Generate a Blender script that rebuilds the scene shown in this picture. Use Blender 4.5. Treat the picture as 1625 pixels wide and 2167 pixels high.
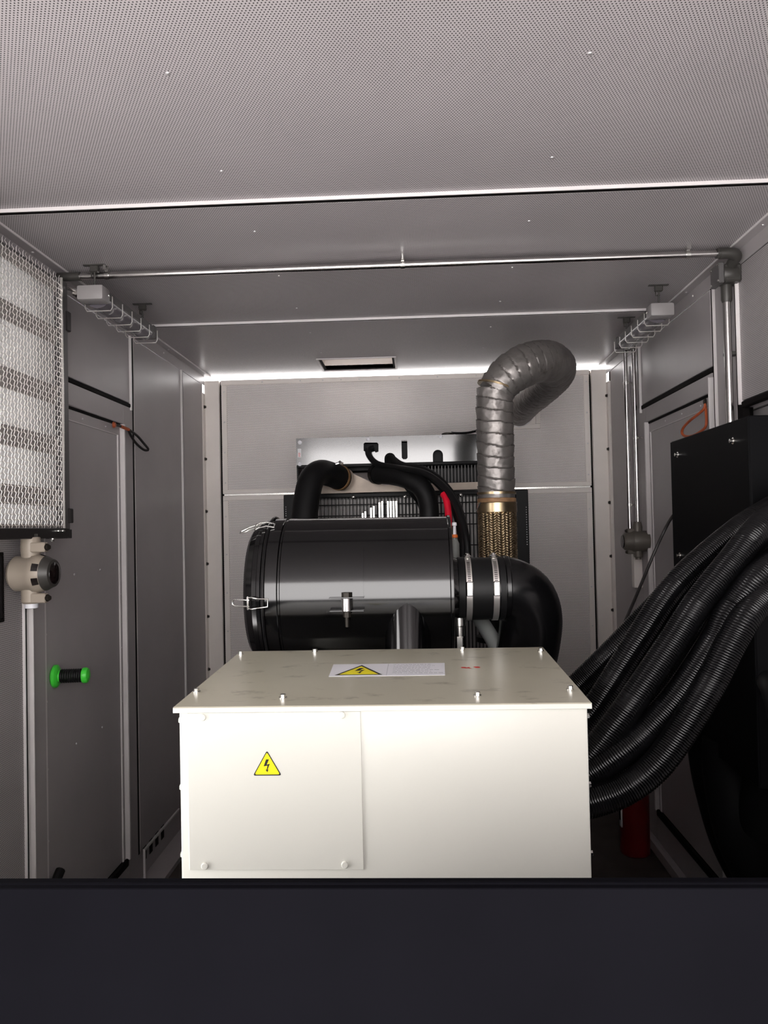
import bpy, bmesh, math, random
from mathutils import Vector, Matrix, noise as mnoise
random.seed(7)
for o in list(bpy.data.objects): bpy.data.objects.remove(o)
S = bpy.context.scene; C = S.collection; PI = math.pi

# ---------------------------------------------------------------- camera
# room axes: X right, Y into the room, Z up; the camera stands in the open end
F_PX, CX, CY = 1627.0, 812.5, 1083.5
CAM = Vector((0, 0, 1.7))
def _cam_rot():
    y = Vector(((884-CX)/F_PX, -(1117-CY)/F_PX, -1.0)).normalized()
    r = math.radians(1.2)
    zz = -(-math.sin(r)*y.x + math.cos(r)*y.y)/y.z
    z = Vector((-math.sin(r), math.cos(r), zz)).normalized()
    x = y.cross(z)
    return Matrix((x, y, z))
ROT = _cam_rot()
cd = bpy.data.cameras.new('camera'); cam = bpy.data.objects.new('camera', cd); C.objects.link(cam)
cam.matrix_world = Matrix.Translation(CAM) @ ROT.to_4x4()
cd.sensor_fit = 'HORIZONTAL'; cd.sensor_width = 36; cd.lens = F_PX/1625*36; cd.clip_start = .02
S.camera = cam
def at(px, py, Y):                      # a point seen at px,py that stands Y metres into the room
    d = ROT @ Vector(((px-CX)/F_PX, -(py-CY)/F_PX, -1.0))
    return CAM + d*(Y/d.y)

# ---------------------------------------------------------------- daylight and exposure
w = bpy.data.worlds.new('daylight'); S.world = w; w.use_nodes = True
bg = w.node_tree.nodes['Background']; bg.inputs[0].default_value = (1.0, .965, .955, 1); bg.inputs[1].default_value = 8.2
S.view_settings.view_transform = 'Standard'; S.view_settings.look = 'None'
S.view_settings.gamma = 1; S.view_settings.use_curve_mapping = False; S.view_settings.exposure = 0.0

# ---------------------------------------------------------------- materials
def mat(name, col, rough=.5, metal=0., var=.06, vscale=9., bump=0., bscale=60., spec=.5, coat=0., stain=None, perf=None):
    """procedural surface; var = tone mottling, stain = (colour, scale, threshold), perf = axes of a hole pattern"""
    m = bpy.data.materials.new(name); m.use_nodes = True; nt = m.node_tree; N = nt.nodes; Lk = nt.links
    b = N['Principled BSDF']; b.inputs['Roughness'].default_value = rough; b.inputs['Metallic'].default_value = metal
    b.inputs['Specular IOR Level'].default_value = spec
    if coat: b.inputs['Coat Weight'].default_value = coat; b.inputs['Coat Roughness'].default_value = .08
    tc = N.new('ShaderNodeTexCoord')
    nz = N.new('ShaderNodeTexNoise'); nz.inputs['Scale'].default_value = vscale; nz.inputs['Detail'].default_value = 4
    Lk.new(tc.outputs['Object'], nz.inputs['Vector'])
    rp = N.new('ShaderNodeValToRGB')
    c = Vector(col)
    rp.color_ramp.elements[0].position = .3; rp.color_ramp.elements[1].position = .7
    rp.color_ramp.elements[0].color = (*(c*(1-var)), 1); rp.color_ramp.elements[1].color = (*[min(1, q) for q in c*(1+var)], 1)
    Lk.new(nz.outputs['Fac'], rp.inputs['Fac']); out = rp.outputs['Color']
    if stain:
        n2 = N.new('ShaderNodeTexNoise'); n2.inputs['Scale'].default_value = stain[1]; n2.inputs['Detail'].default_value = 6; n2.inputs['Roughness'].default_value = .65
        mp = N.new('ShaderNodeMapping'); mp.inputs['Scale'].default_value = stain[3] if len(stain) > 3 else (1, 1, 1)
        Lk.new(tc.outputs['Object'], mp.inputs['Vector']); Lk.new(mp.outputs['Vector'], n2.inputs['Vector'])
        mr = N.new('ShaderNodeMapRange'); mr.inputs['From Min'].default_value = stain[2]; mr.inputs['From Max'].default_value = stain[2]+.14
        Lk.new(n2.outputs['Fac'], mr.inputs['Value'])
        mx = N.new('ShaderNodeMix'); mx.data_type = 'RGBA'; mx.inputs['B'].default_value = (*stain[0], 1)
        Lk.new(mr.outputs['Result'], mx.inputs['Factor']); Lk.new(out, mx.inputs['A']); out = mx.outputs['Result']
    if perf:
        p, rad = .0078, .0017
        sp = N.new('ShaderNodeSeparateXYZ'); Lk.new(tc.outputs['Object'], sp.inputs[0])
        dists = []
        for off in (0., .5):
            ax = []
            for i, a in enumerate(perf):
                q = p if i == 0 else p*math.sqrt(3)
                m1 = N.new('ShaderNodeMath'); m1.operation = 'MULTIPLY_ADD'; m1.inputs[1].default_value = 1/q; m1.inputs[2].default_value = off+100
                Lk.new(sp.outputs[a], m1.inputs[0])
                m2 = N.new('ShaderNodeMath'); m2.operation = 'FRACT'; Lk.new(m1.outputs[0], m2.inputs[0])
                m3 = N.new('ShaderNodeMath'); m3.operation = 'MULTIPLY_ADD'; m3.inputs[1].default_value = q; m3.inputs[2].default_value = -.5*q
                Lk.new(m2.outputs[0], m3.inputs[0])
                m4 = N.new('ShaderNodeMath'); m4.operation = 'MULTIPLY'; Lk.new(m3.outputs[0], m4.inputs[0]); Lk.new(m3.outputs[0], m4.inputs[1]); ax.append(m4)
            ad = N.new('ShaderNodeMath'); ad.operation = 'ADD'; Lk.new(ax[0].outputs[0], ad.inputs[0]); Lk.new(ax[1].outputs[0], ad.inputs[1]); dists.append(ad)
        mn = N.new('ShaderNodeMath'); mn.operation = 'MINIMUM'; Lk.new(dists[0].outputs[0], mn.inputs[0]); Lk.new(dists[1].outputs[0], mn.inputs[1])
        lt = N.new('ShaderNodeMath'); lt.operation = 'LESS_THAN'; lt.inputs[1].default_value = rad*rad; Lk.new(mn.outputs[0], lt.inputs[0])
        mx = N.new('ShaderNodeMix'); mx.data_type = 'RGBA'; mx.inputs['B'].default_value = (.02, .018, .018, 1)
        Lk.new(lt.outputs[0], mx.inputs['Factor']); Lk.new(out, mx.inputs['A']); out = mx.outputs['Result']
        rr = N.new('ShaderNodeMath'); rr.operation = 'MULTIPLY_ADD'; rr.inputs[1].default_value = .4; rr.inputs[2].default_value = rough; Lk.new(lt.outputs[0], rr.inputs[0])
        Lk.new(rr.outputs[0], b.inputs['Roughness'])
    Lk.new(out, b.inputs['Base Color'])
    if bump:
        nb = N.new('ShaderNodeTexNoise'); nb.inputs['Scale'].default_value = bscale; nb.inputs['Detail'].default_value = 3
        Lk.new(tc.outputs['Object'], nb.inputs['Vector'])
        bn = N.new('ShaderNodeBump'); bn.inputs['Strength'].default_value = bump; bn.inputs['Distance'].default_value = .004
        Lk.new(nb.outputs['Fac'], bn.inputs['Height']); Lk.new(bn.outputs['Normal'], b.inputs['Normal'])
    return m
WALLC = (.405, .376, .380)
M = dict(
    ceil=mat('perforated_ceiling_sheet', (.435, .403, .410), .30, .0, .04, 2.5, spec=.22, perf=(0, 1)),
    wall=mat('grey_wall_paint', WALLC, .38, 0, .05, 3, spec=.3),
    wallp=mat('perforated_wall_sheet', WALLC, .40, 0, .05, 3, spec=.3, perf=(1, 2)),
    backp=mat('perforated_back_sheet', (.88, .825, .81), .38, 0, .04, 3, perf=(0, 2)),
    cream=mat('cream_painted_steel', (.91, .85, .805), .42, 0, .04, 4),
    lip=mat('bare_steel_edge', (.72, .685, .68), .42, 0, .04, 8),
    seal=mat('black_rubber_seal', (.005, .004, .004), .7, 0, .2, 20, spec=.1),
    void=mat('dark_backing', (.006, .005, .005), .9, spec=0),
    decking=mat('pale_bounce_floor', (.46, .43, .41), .55, 0, .08, 5),
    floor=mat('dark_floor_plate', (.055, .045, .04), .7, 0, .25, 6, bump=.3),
    steel=mat('zinc_conduit', (.62, .60, .59), .22, 1., .06, 12),
    bolt=mat('bright_zinc_bolt', (.80, .79, .76), .25, 1., .05, 30),
    dbolt=mat('dark_oxide_screw', (.03, .025, .02), .5, .5),
    rivet=mat('aluminium_rivet', (.72, .70, .70), .35, .8, .03, 30),
    mesh=mat('galvanised_wire', (.82, .79, .76), .35, .85, .05, 40),
    blade=mat('galvanised_blade', (.34, .315, .30), .5, .2, .12, 14),
    unit=mat('dark_grey_frame', (.10, .095, .095), .45, .1, .08, 6),
    ublack=mat('black_painted_frame', (.014, .012, .012), .4),
    box=mat('beige_box_paint', (.72, .717, .653), .38, 0, .015, 4),
    lid=mat('beige_lid_shaded', (.46, .435, .34), .30, 0, .05, 5, stain=((.21, .19, .135), 9., .57, (1, 1.6, 1))),  # darker than the box paint for the dim grazing reflections; stains on top
    yellow=mat('warning_yellow', (.90, .80, .01), .45, 0, .01),
    ink=mat('black_print', (.012, .012, .012), .5),
    white=mat('white_sticker', (.82, .82, .86), .35, 0, .01),
    textg=mat('grey_print', (.42, .42, .45), .6),
    red_ink=mat('red_paint_mark', (.6, .05, .04), .6),
    drum=mat('black_gloss_plastic', (.002, .002, .0023), .12, 0, .1, 5, bump=.008, bscale=10, spec=.68),
    rubber=mat('black_rubber', (.006, .006, .0065), .5, 0, .15, 12, spec=.3),
    plastic=mat('black_plastic', (.004, .004, .0045), .22, 0, .1, 8),
    hose=mat('corrugated_black_plastic', (.003, .003, .0035), .16, 0, .1, 20, spec=.28),
    wrap=mat('silver_grey_lagging', (.255, .238, .228), .44, .75, .12, 14, bump=.35, bscale=45, stain=((.13, .115, .105), 22., .60)),
    bronze=mat('heat_tinted_steel', (.43, .335, .21), .30, 1., .25, 16),
    rust=mat('rusty_ring', (.30, .17, .085), .6, .4, .3, 40),
    radblack=mat('black_radiator_paint', (.005, .005, .0055), .40, 0, .1, 4, spec=.12),
    tank=mat('brushed_tank_sheet', (.02, .02, .021), .13, 0, .1, 6, spec=1.0, coat=1.0, stain=((.035, .035, .035), 18., .64)),
    fins=mat('aluminium_fins', (.30, .285, .28), .45, .5, .08, 30),
    castal=mat('cream_cast_bar', (.56, .47, .39), .5, .1, .12, 14),
    redp=mat('red_plastic', (.75, .004, .03), .4),
    grey=mat('grey_plastic', (.22, .23, .22), .5),
    orange=mat('orange_plastic', (.75, .16, .02), .5),
    cable=mat('orange_cable_sleeve', (.42, .085, .025), .5, 0, .2, 30),
    blackcable=mat('black_cable_sleeve', (.012, .010, .010), .5),
    sheath=mat('dull_black_sheath', (.003, .003, .0033), .6, 0, .1, 8, spec=.06),
    cabinet=mat('black_cabinet_paint', (.003, .003, .0036), .5, 0, .1, 5, spec=.06),
    green=mat('green_plastic', (.07, .76, .06), .38, 0, .05, 12),
    jbox=mat('beige_cast_housing', (.345, .295, .24), .45, .05, .06, 14),
    jgrey=mat('grey_cast_housing', (.05, .047, .043), .42, .2, .12, 14),
    jhouse=mat('olive_cast_housing', (.15, .135, .115), .45, .2, .12, 14),
    lens=mat('dark_lens', (.008, .005, .005), .12),
    lamp=mat('lamp_grey_housing', (.27, .253, .253), .45),
    lampglass=mat('dim_lamp_cover', (.11, .10, .115), .18, 0, .05, 5),
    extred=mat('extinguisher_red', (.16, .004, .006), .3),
    paper=mat('white_paper', (.8, .8, .82), .6, 0, .01),
    partition=mat('matt_black_panel', (.0040, .0039, .0056), .65, 0, .12, 4, spec=.02, stain=((.011, .0105, .013), 7., .70)),
    ground=mat('pale_concrete', (.42, .40, .38), .9, 0, .1, 1),
)

def filter_media():                      # thin woven air filter that lets a little daylight through
    m = mat('air_filter_media', (.5, .5, .5), .8); nt = m.node_tree; N = nt.nodes; Lk = nt.links
    b = N['Principled BSDF']; src = b.inputs['Base Color'].links[0].from_socket
    tc = N.new('ShaderNodeTexCoord'); mp = N.new('ShaderNodeMapping'); mp.inputs['Scale'].default_value = (1, 90, 14); nz = N.new('ShaderNodeTexNoise'); nz.inputs['Scale'].default_value = 2.; nz.inputs['Detail'].default_value = 5
    Lk.new(tc.outputs['Object'], mp.inputs['Vector']); Lk.new(mp.outputs['Vector'], nz.inputs['Vector'])
    rp = N.new('ShaderNodeValToRGB'); rp.color_ramp.elements[0].position = .3; rp.color_ramp.elements[1].position = .72
    rp.color_ramp.elements[0].color = (.095, .095, .095, 1); rp.color_ramp.elements[1].color = (.20, .196, .192, 1); Lk.new(nz.outputs['Fac'], rp.inputs['Fac'])
    tr = N.new('ShaderNodeBsdfTranslucent'); Lk.new(rp.outputs['Color'], tr.inputs['Color'])
    ad = N.new('ShaderNodeAddShader'); Lk.new(b.outputs[0], ad.inputs[0]); Lk.new(tr.outputs[0], ad.inputs[1]); Lk.new(ad.outputs[0], N['Material Output'].inputs['Surface'])
    return m
M['filter'] = filter_media()

# ---------------------------------------------------------------- mesh helpers
class MB:
    def __init__(s): s.v = []; s.f = []; s.m = []
    def add(s, vs, fs, m=0):
        o = len(s.v); s.v += [Vector(v) for v in vs]; s.f += [tuple(i+o for i in f) for f in fs]; s.m += [m]*len(fs); return s
    def box(s, x0, x1, y0, y1, z0, z1, bev=0, m=0, rot=None, seg=1):
        c = Vector(((x0+x1)/2, (y0+y1)/2, (z0+z1)/2)); h = Vector((abs(x1-x0)/2, abs(y1-y0)/2, abs(z1-z0)/2))
        if bev:
            bm = bmesh.new(); bmesh.ops.create_cube(bm, size=2)
            for v in bm.verts: v.co = Vector((v.co.x*h.x, v.co.y*h.y, v.co.z*h.z))
            bmesh.ops.bevel(bm, geom=bm.edges[:], offset=min(bev, .95*min(h)), segments=seg, affect='EDGES', profile=.5)
            bm.verts.index_update(); vs = [v.co.copy() for v in bm.verts]; fs = [[v.index for v in f.verts] for f in bm.faces]; bm.free()
        else:
            vs = [Vector((h.x*a, h.y*b, h.z*d)) for d in (-1, 1) for b in (-1, 1) for a in (-1, 1)]
            fs = [(0, 2, 3, 1), (4, 5, 7, 6), (0, 1, 5, 4), (2, 6, 7, 3), (0, 4, 6, 2), (1, 3, 7, 5)]
        if rot is not None: vs = [rot @ v for v in vs]
        return s.add([v+c for v in vs], fs, m)
    def prism(s, pts, off, m=0):        # polygon swept along off
        n = len(pts); off = Vector(off); a = [Vector(p) for p in pts]; b = [p+off for p in a]
        fs = [tuple(range(n))[::-1], tuple(range(n, 2*n))]+[(i, (i+1) % n, n+(i+1) % n, n+i) for i in range(n)]
        return s.add(a+b, fs, m)
    def tube(s, pts, r, n=12, caps=True, closed=False, m=0, rf=None, up=None):
        P = [Vector(p) for p in pts]; K = len(P); T = []
        for i in range(K):
            if closed: t = P[(i+1) % K]-P[i-1]
            else: t = P[min(i+1, K-1)]-P[max(i-1, 0)]
            T.append(t.normalized())
        u = Vector(up) if up else (Vector((0, 0, 1)) if abs(T[0].z) < .9 else Vector((1, 0, 0)))
        u = (u-T[0]*u.dot(T[0])).normalized(); vs = []; dist = 0
        for i in range(K):
            if i: dist += (P[i]-P[i-1]).length; u = (u-T[i]*u.dot(T[i])).normalized()
            b = T[i].cross(u); ri = r[i] if isinstance(r, (list, tuple)) else r
            for k in range(n):
                a = 2*PI*k/n; rr = rf(dist, a, ri) if rf else ri
                vs.append(P[i]+(u*math.cos(a)+b*math.sin(a))*rr)
        fs = []
        for i in range(K if closed else K-1):
            j = (i+1) % K
            for k in range(n): fs.append((i*n+k, i*n+(k+1) % n, j*n+(k+1) % n, j*n+k))
        if caps and not closed: fs.append(tuple(range(n))[::-1]); fs.append(tuple(range((K-1)*n, K*n)))
        return s.add(vs, fs, m)
    def cyl(s, p0, p1, r, r1=None, n=16, m=0):
        return s.tube([p0, p1], [r, r if r1 is None else r1], n, True, False, m)
    def lathe(s, prof, p0, ax, n=32, m=0):   # prof: (distance along ax, radius)
        ax = Vector(ax).normalized(); p0 = Vector(p0)
        u = Vector((0, 0, 1)) if abs(ax.z) < .9 else Vector((1, 0, 0)); u = (u-ax*u.dot(ax)).normalized(); b = ax.cross(u)
        vs = [p0+ax*t+(u*math.cos(2*PI*k/n)+b*math.sin(2*PI*k/n))*max(r, 1e-5) for t, r in prof for k in range(n)]
        K = len(prof); fs = [(i*n+k, i*n+(k+1) % n, (i+1)*n+(k+1) % n, (i+1)*n+k) for i in range(K-1) for k in range(n)]
        fs.append(tuple(range(n))[::-1]); fs.append(tuple(range((K-1)*n, K*n)))
        return s.add(vs, fs, m)
    def bolt(s, p, d, r=.007, h=.006, m=0):  # washer and hexagon head
        p = Vector(p); d = Vector(d).normalized()
        s.cyl(p, p+d*h*.3, r*1.35, n=14, m=m); return s.cyl(p+d*h*.3, p+d*h, r, n=6, m=m)
    def dome(s, p, d, r=.006, m=0):
        return s.lathe([(0, r), (r*.35, r*.85), (r*.55, r*.45), (r*.6, .0001)], p, d, 10, m)
    def build(s, name, mats, parent=None, ang=35, loc=None):
        me = bpy.data.meshes.new(name)
        if parent is not None: base = parent['_o'] if '_o' in parent else (0, 0, 0); base = Vector(base)
        elif loc is not None: base = Vector(loc)
        else:
            xs = [v.x for v in s.v]; ys = [v.y for v in s.v]; zs = [v.z for v in s.v]
            base = Vector(((min(xs)+max(xs))/2, (min(ys)+max(ys))/2, min(zs)))
        me.from_pydata([v-base for v in s.v], [], s.f)
        for q in (mats if isinstance(mats, (list, tuple)) else [mats]): me.materials.append(M[q])
        for p, q in zip(me.polygons, s.m): p.material_index = q
        bm = bmesh.new(); bm.from_mesh(me); bmesh.ops.recalc_face_normals(bm, faces=bm.faces); bm.to_mesh(me); bm.free()
        me.shade_smooth(); me.set_sharp_from_angle(angle=math.radians(ang)); me.update()
        o = bpy.data.objects.new(name, me); C.objects.link(o)
        if parent is not None: o.parent = parent; o['_o'] = tuple(base)
        else: o.location = base; o['_o'] = tuple(base)
        return o
ALL = []
def tag(o, label, cat, group=None, kind=None):
    o['label'] = label; o['category'] = cat
    if group: o['group'] = group
    if kind: o['kind'] = kind
    return o
def thing(name, label, cat, loc, group=None, kind=None):
    o = bpy.data.objects.new(name, None); C.objects.link(o); o.location = loc; o.empty_display_size = .05; o['_o'] = tuple(loc)
    return tag(o, label, cat, group, kind)
def put(src, parent, p, name=None):      # a copy of a part that shares its mesh, moved so that its anchor is at p
    c = src.copy(); C.objects.link(c); c.parent = parent
    c.location = Vector(src.location)+Vector(p)-Vector(src['_a']); c['_a'] = tuple(p); return c
def many(name, mb, m, parent, anchor, spots, ang=35):   # one part and its copies
    first = mb.build(name, m, parent, ang); first['_a'] = tuple(anchor)
    for p in spots: put(first, parent, p)
def spline(pts, step=.02):               # Catmull-Rom, resampled evenly
    P = [Vector(p) for p in pts]; P = [P[0]*2-P[1]]+P+[P[-1]*2-P[-2]]; out = []
    for i in range(1, len(P)-2):
        a, b, c, d = P[i-1:i+3]
        for k in range(24):
            t = k/24; out.append(.5*((2*b)+(c-a)*t+(2*a-5*b+4*c-d)*t*t+(3*b-a-3*c+d)*t**3))
    out.append(P[-2].copy()); res = [out[0]]; acc = 0; L = 0
    for i in range(1, len(out)):
        seg = (out[i]-out[i-1]).length; 
        while L+seg >= acc+step and seg > 0:
            t = (acc+step-L)/seg; res.append(out[i-1].lerp(out[i], t)); acc += step
        L += seg
    res.append(out[-1]); return res
# ---------------------------------------------------------------- the room
XL, XR, ZC, YB, YF, ZF = -1.385, 1.235, 2.725, 5.0, -1.35, -.04
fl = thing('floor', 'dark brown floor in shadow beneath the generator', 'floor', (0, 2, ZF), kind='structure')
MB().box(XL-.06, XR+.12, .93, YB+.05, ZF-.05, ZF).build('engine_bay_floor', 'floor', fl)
MB().box(XL-.06, XR+.12, YF, .93, ZF-.05, ZF).build('front_bounce_floor', 'decking', fl)  # unseen stretch, made pale to bounce daylight up to the ceiling

# ceiling: three runs of perforated sheet with down-turned edges, a framed vent and rows of screws
ce = thing('ceiling', 'grey perforated sheet metal ceiling in panels', 'ceiling', (0, 2, ZC), kind='structure')
for y0, y1 in ((YF, 2.335), (2.383, 3.705)):
    MB().box(XL, XR, y0, y1, ZC, ZC+.03).build('ceiling_panel', 'ceil', ce)
vx0, vx1, vy0, vy1 = -.575, -.12, 4.575, 4.905
b = MB(); b.box(XL, XR, 3.760, vy0, ZC, ZC+.03); b.box(XL, XR, vy1, YB+.005, ZC, ZC+.03); b.box(XL, vx0, vy0, vy1, ZC, ZC+.03); b.box(vx1, XR, vy0, vy1, ZC, ZC+.03)
b.build('ceiling_panel', 'ceil', ce)
for y in (2.335, 3.705):
    MB().box(XL+.01, XR-.01, y-.003, y+.001, ZC-.011, ZC+.03).build('panel_edge', 'lip', ce)
    MB().box(XL, XR, y, y+.056, ZC+.0015, ZC+.03).build('joint_seal', 'seal', ce)
b = MB(); t = .012
b.box(vx0-t, vx1+t, vy0-t, vy0, ZC-.006, ZC+.002); b.box(vx0-t, vx1+t, vy1, vy1+t, ZC-.006, ZC+.002); b.box(vx0-t, vx0, vy0, vy1, ZC-.006, ZC+.002); b.box(vx1, vx1+t, vy0, vy1, ZC-.006, ZC+.002)
b.build('vent_frame', 'lip', ce)
b = MB(); b.box(vx0, vx0+.014, vy0, vy1, ZC+.002, ZC+.008); b.box(vx1-.014, vx1, vy0, vy1, ZC+.002, ZC+.008); b.box(vx0, vx1, vy0, vy0+.008, ZC+.002, ZC+.008); b.box(vx0, vx1, vy1-.008, vy1, ZC+.002, ZC+.008)
b.build('vent_gasket', 'seal', ce)
b = MB(); b.box(vx0-.01, vx0, vy0, vy1, ZC+.002, ZC+.3); b.box(vx1, vx1+.01, vy0, vy1, ZC+.002, ZC+.3); b.box(vx0, vx1, vy1, vy1+.01, ZC+.002, ZC+.3); b.box(vx0, vx1, vy0-.01, vy0, ZC+.002, ZC+.3); b.box(vx0-.01, vx1+.01, vy0+.035, vy1+.01, ZC+.3, ZC+.31)  # slot left in the unseen top to let daylight onto the inner sides
b.build('vent_duct', 'cream', ce)
spots = [(x, y, ZC) for y in (1.672, 2.143, 2.588, 3.05, 3.505, 3.95, 4.40) for x in (-.535, .397)]
many('screw', MB().dome(spots[0], (0, 0, -1), .006), 'rivet', ce, spots[0], spots[1:])
for n, x, s in ((1, XL, 1), (2, XR, -1)):   # angle along the top corners
    t1 = thing('trim_%d' % n, ('left' if s > 0 else 'right')+' steel angle where the ceiling meets the side wall', 'trim', (x, 2.5, ZC), kind='structure')
    b = MB(); b.box(x, x+s*.045, YF, YB-.02, ZC-.004, ZC); b.box(x, x+s*.004, YF, YB-.02, ZC-.06, ZC-.004); b.build('angle', 'wall', t1)
    b = MB(); b.box(x+s*.045, x+s*.049, YF, YB-.02, ZC-.007, ZC); b.build('angle_edge', 'lip', t1)
    ps = [(x+s*.022, y, ZC-.004) for y in (2.69, 3.45, 4.2)]; many('screw', MB().dome(ps[0], (0, 0, -1), .006), 'rivet', t1, ps[0], ps[1:])
    ps = [(x+s*.004, y, ZC-.03) for y in (2.66, 3.42, 4.17)]; many('screw', MB().dome(ps[0], (s, 0, 0), .006), 'rivet', t1, ps[0], ps[1:])

def side_wall(name, x, s, label):
    return thing(name, label, 'wall', (x, 2.5, ZF), kind='structure')
TH = .03
def wpanel(root, x, s, y0, y1, z0, z1, m='wallp', inset=0.):
    return MB().box(x-s*inset, x-s*(TH+inset), y0, y1, z0, z1, bev=.002).build('wall_panel', m, root)
def wlip(root, x, s, y, z0, z1, d=.014, th=.008):  # raised panel edge, its narrow face to the camera
    return MB().box(x-s*.01, x+s*d, y-th/2, y+th/2, z0, z1, bev=.0015).build('panel_edge', 'lip', root)

# ---- left wall
LO_Y0, LO_Y1, LO_Z0, LO_Z1 = 1.80, 2.77, 1.745, 2.615     # air intake opening
wl = side_wall('wall_left', XL, 1, 'left wall of grey panels with raised joints')
b = MB()
x0, x1 = XL-.06, XL-TH
SD0, SD1 = .94, 1.56          # unseen doorway added to let daylight onto the lower terminal box
b.box(x0, x1, YF, SD0, ZF, ZC+.03); b.box(x0, x1, SD1, LO_Y0, ZF, ZC+.03); b.box(x0, x1, SD0, SD1, 2.12, ZC+.03); b.box(x0, x1, LO_Y1, YB+.05, ZF, ZC+.03); b.box(x0, x1, LO_Y0, LO_Y1, ZF, LO_Z0); b.box(x0, x1, LO_Y0, LO_Y1, LO_Z1, ZC+.03)
b.build('backing', 'void', wl)
b = MB()
for yy0, yy1, zz0, zz1 in ((YF, SD0, ZF, ZC), (SD1, LO_Y0, ZF, ZC), (SD0, SD1, 2.12, ZC), (LO_Y0, 2.632, ZF, LO_Z0), (LO_Y0, 2.632, LO_Z1, ZC)): b.box(XL-TH, XL, yy0, yy1, zz0, zz1)
b.build('wall_panel', 'wallp', wl)
wpanel(wl, XL, 1, 2.673, 3.665, 2.335, ZC-.06, 'wall')
for a, q in ((3.727, 4.475), (4.525, 4.93)): wpanel(wl, XL, 1, a, q, .15 if a < 4 else ZF, ZC-.06, 'wall')
wlip(wl, XL, 1, 2.634, ZF, LO_Z0-.05, .009, .006); wlip(wl, XL, 1, 2.670, ZF, LO_Z0-.05, .020, .006)
wlip(wl, XL, 1, 3.672, 2.30, ZC-.06, .010); wlip(wl, XL, 1, 4.480, .15, ZC-.06, .010)
MB().box(XL-.01, XL+.004, 2.675, 3.672, 2.312, 2.332, bev=.004).build('header_seal', 'seal', wl)
for ya, yb in ((2.636, 2.668), (3.702, 3.727), (4.482, 4.526)): MB().box(XL-TH, XL-.003, ya, yb, .14 if ya > 3 else ZF, ZC-.06).build('joint_seal', 'seal', wl)
# floor-level cable opening with cut-outs
b = MB(); b.box(XL-.004, XL+.006, 3.78, 4.33, .132, .142); b.box(XL-.004, XL+.006, 3.772, 3.782, -.03, .142); b.build('opening_edge', 'lip', wl)
b = MB(); b.box(XL-.0295, XL-.026, 3.70, 4.5, ZF, .15); b.build('opening_back', 'wall', wl)
b = MB()
for y in (3.83, 3.92, 4.01, 4.10): b.box(XL-.0265, XL-.024, y, y+.045, .055, .132)
b.build('opening_slots', 'seal', wl)
MB().box(XL-.04, XL+.09, 3.70, 4.93, ZF, -.015).build('opening_sill', 'wall', wl)

def make_door(n, x, s, y0, y1, z0, z1, label, near_hinge):
    d = thing('door_%d' % n, label, 'door', (x, (y0+y1)/2, z0), kind='structure')
    j = .128 if n == 1 else .045
    b = MB()
    b.box(x-s*TH, x, y0-j, y0-.004, ZF, z1+.10, bev=.003); b.box(x-s*TH, x, y1+.004, y1+(.125 if n == 1 else .134), ZF, z1+.10, bev=.003); b.box(x-s*TH, x, y0-.004, y1+.004, z1+.006, z1+.10, bev=.003); b.box(x-s*TH, x, y0-.004, y1+.004, ZF, z0-.03, bev=.003)
    b.build('door_frame', 'wall', d)
    lf = MB().box(x-s*.012, x-s*.05, y0+.004, y1-.006, z0+.004, z1-.004, bev=.003).build('leaf', 'wall', d)
    e = .012
    b = MB(); b.box(x-s*.012, x-s*.006, y0+.004, y0+.004+e, z0, z1-.005); b.box(x-s*.012, x-s*.006, y1-.045, y1-.039, z0, z1-.05); b.box(x-s*.012, x-s*.007, y0+.01, y1-.04, z1-.053, z1-.05)
    b.build('leaf_edge', 'lip', lf)
    MB().box(x-s*.012, x+s*.012, y1-.012, y1+.002, z0, z1+.004, bev=.002).build('frame_edge', 'lip', d)
    MB().box(x-s*.012, x+s*.006, y0+.01, y1-.005, z0-.03, z0+.006, bev=.008, seg=2).build('bottom_seal', 'seal', d)
    MB().box(x-s*.03, x-s*.008, y0, y1, z1-.004, z1+.007).build('top_shadow_strip', 'seal', d)  # dark strip standing in for the shadow line above the leaf
    ps = [(x-s*.011, y0+.022, z) for z in (.3, .565, .83, 1.08, 1.33, 1.58, 1.83, 2.08)]+[(x-s*.011, y1-.03, z) for z in (.42, .67, .92, 1.17, 1.42, 1.67, 1.92)]
    ps += [(x-s*.011, y, z) for y, z in ((y0+.265, 1.54), (y0+.52, 1.545), (y0+.52, .858), (y0+.265, .857))]+[(x-s*.011, y, z1-.028) for y in (y0+.12, y0+.36, y0+.6)]
    rv = MB().dome(ps[0], (s, 0, 0), .0055).build('rivet', 'rivet', d); rv['_a'] = ps[0]
    for p in ps[1:]: put(rv, d, p)
    return d
d1 = make_door(1, XL, 1, 2.80, 3.575, .18, 2.215, 'grey steel door in the left wall with green knob', True)
hd = MB().lathe([(0, .036), (.006, .043), (.016, .043), (.022, .034), (.024, .021), (.034, .020)], (XL-.012, 2.875, 1.165), (1, .12, 0), 28).build('handle', 'green', d1); hd['label'] = 'green round rose of the door knob'
g = MB(); prof = [(.030, .0245)]
for k in range(9): prof += [(.034+k*.0085, .0265), (.038+k*.0085, .0245)]
g.lathe(prof, (XL-.012, 2.875, 1.165), (1, .12, 0), 28).build('grip', 'rubber', hd)
MB().lathe([(.110, .026), (.113, .0295), (.124, .030), (.131, .026), (.135, .015), (.136, .001)], (XL-.012, 2.875, 1.165), (1, .12, 0), 28).build('knob_cap', 'green', hd)
lv = MB().tube(spline([(XL+.02, 2.60, .33), (XL+.03, 2.74, .40), (XL+.03, 2.83, .455)], .02), .018, 10).build('latch_lever', 'rubber', d1)
d2 = make_door(2, XR, -1, 3.285, 4.17, .18, 2.235, 'grey steel door in the right wall behind the black hoses', False)

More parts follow.
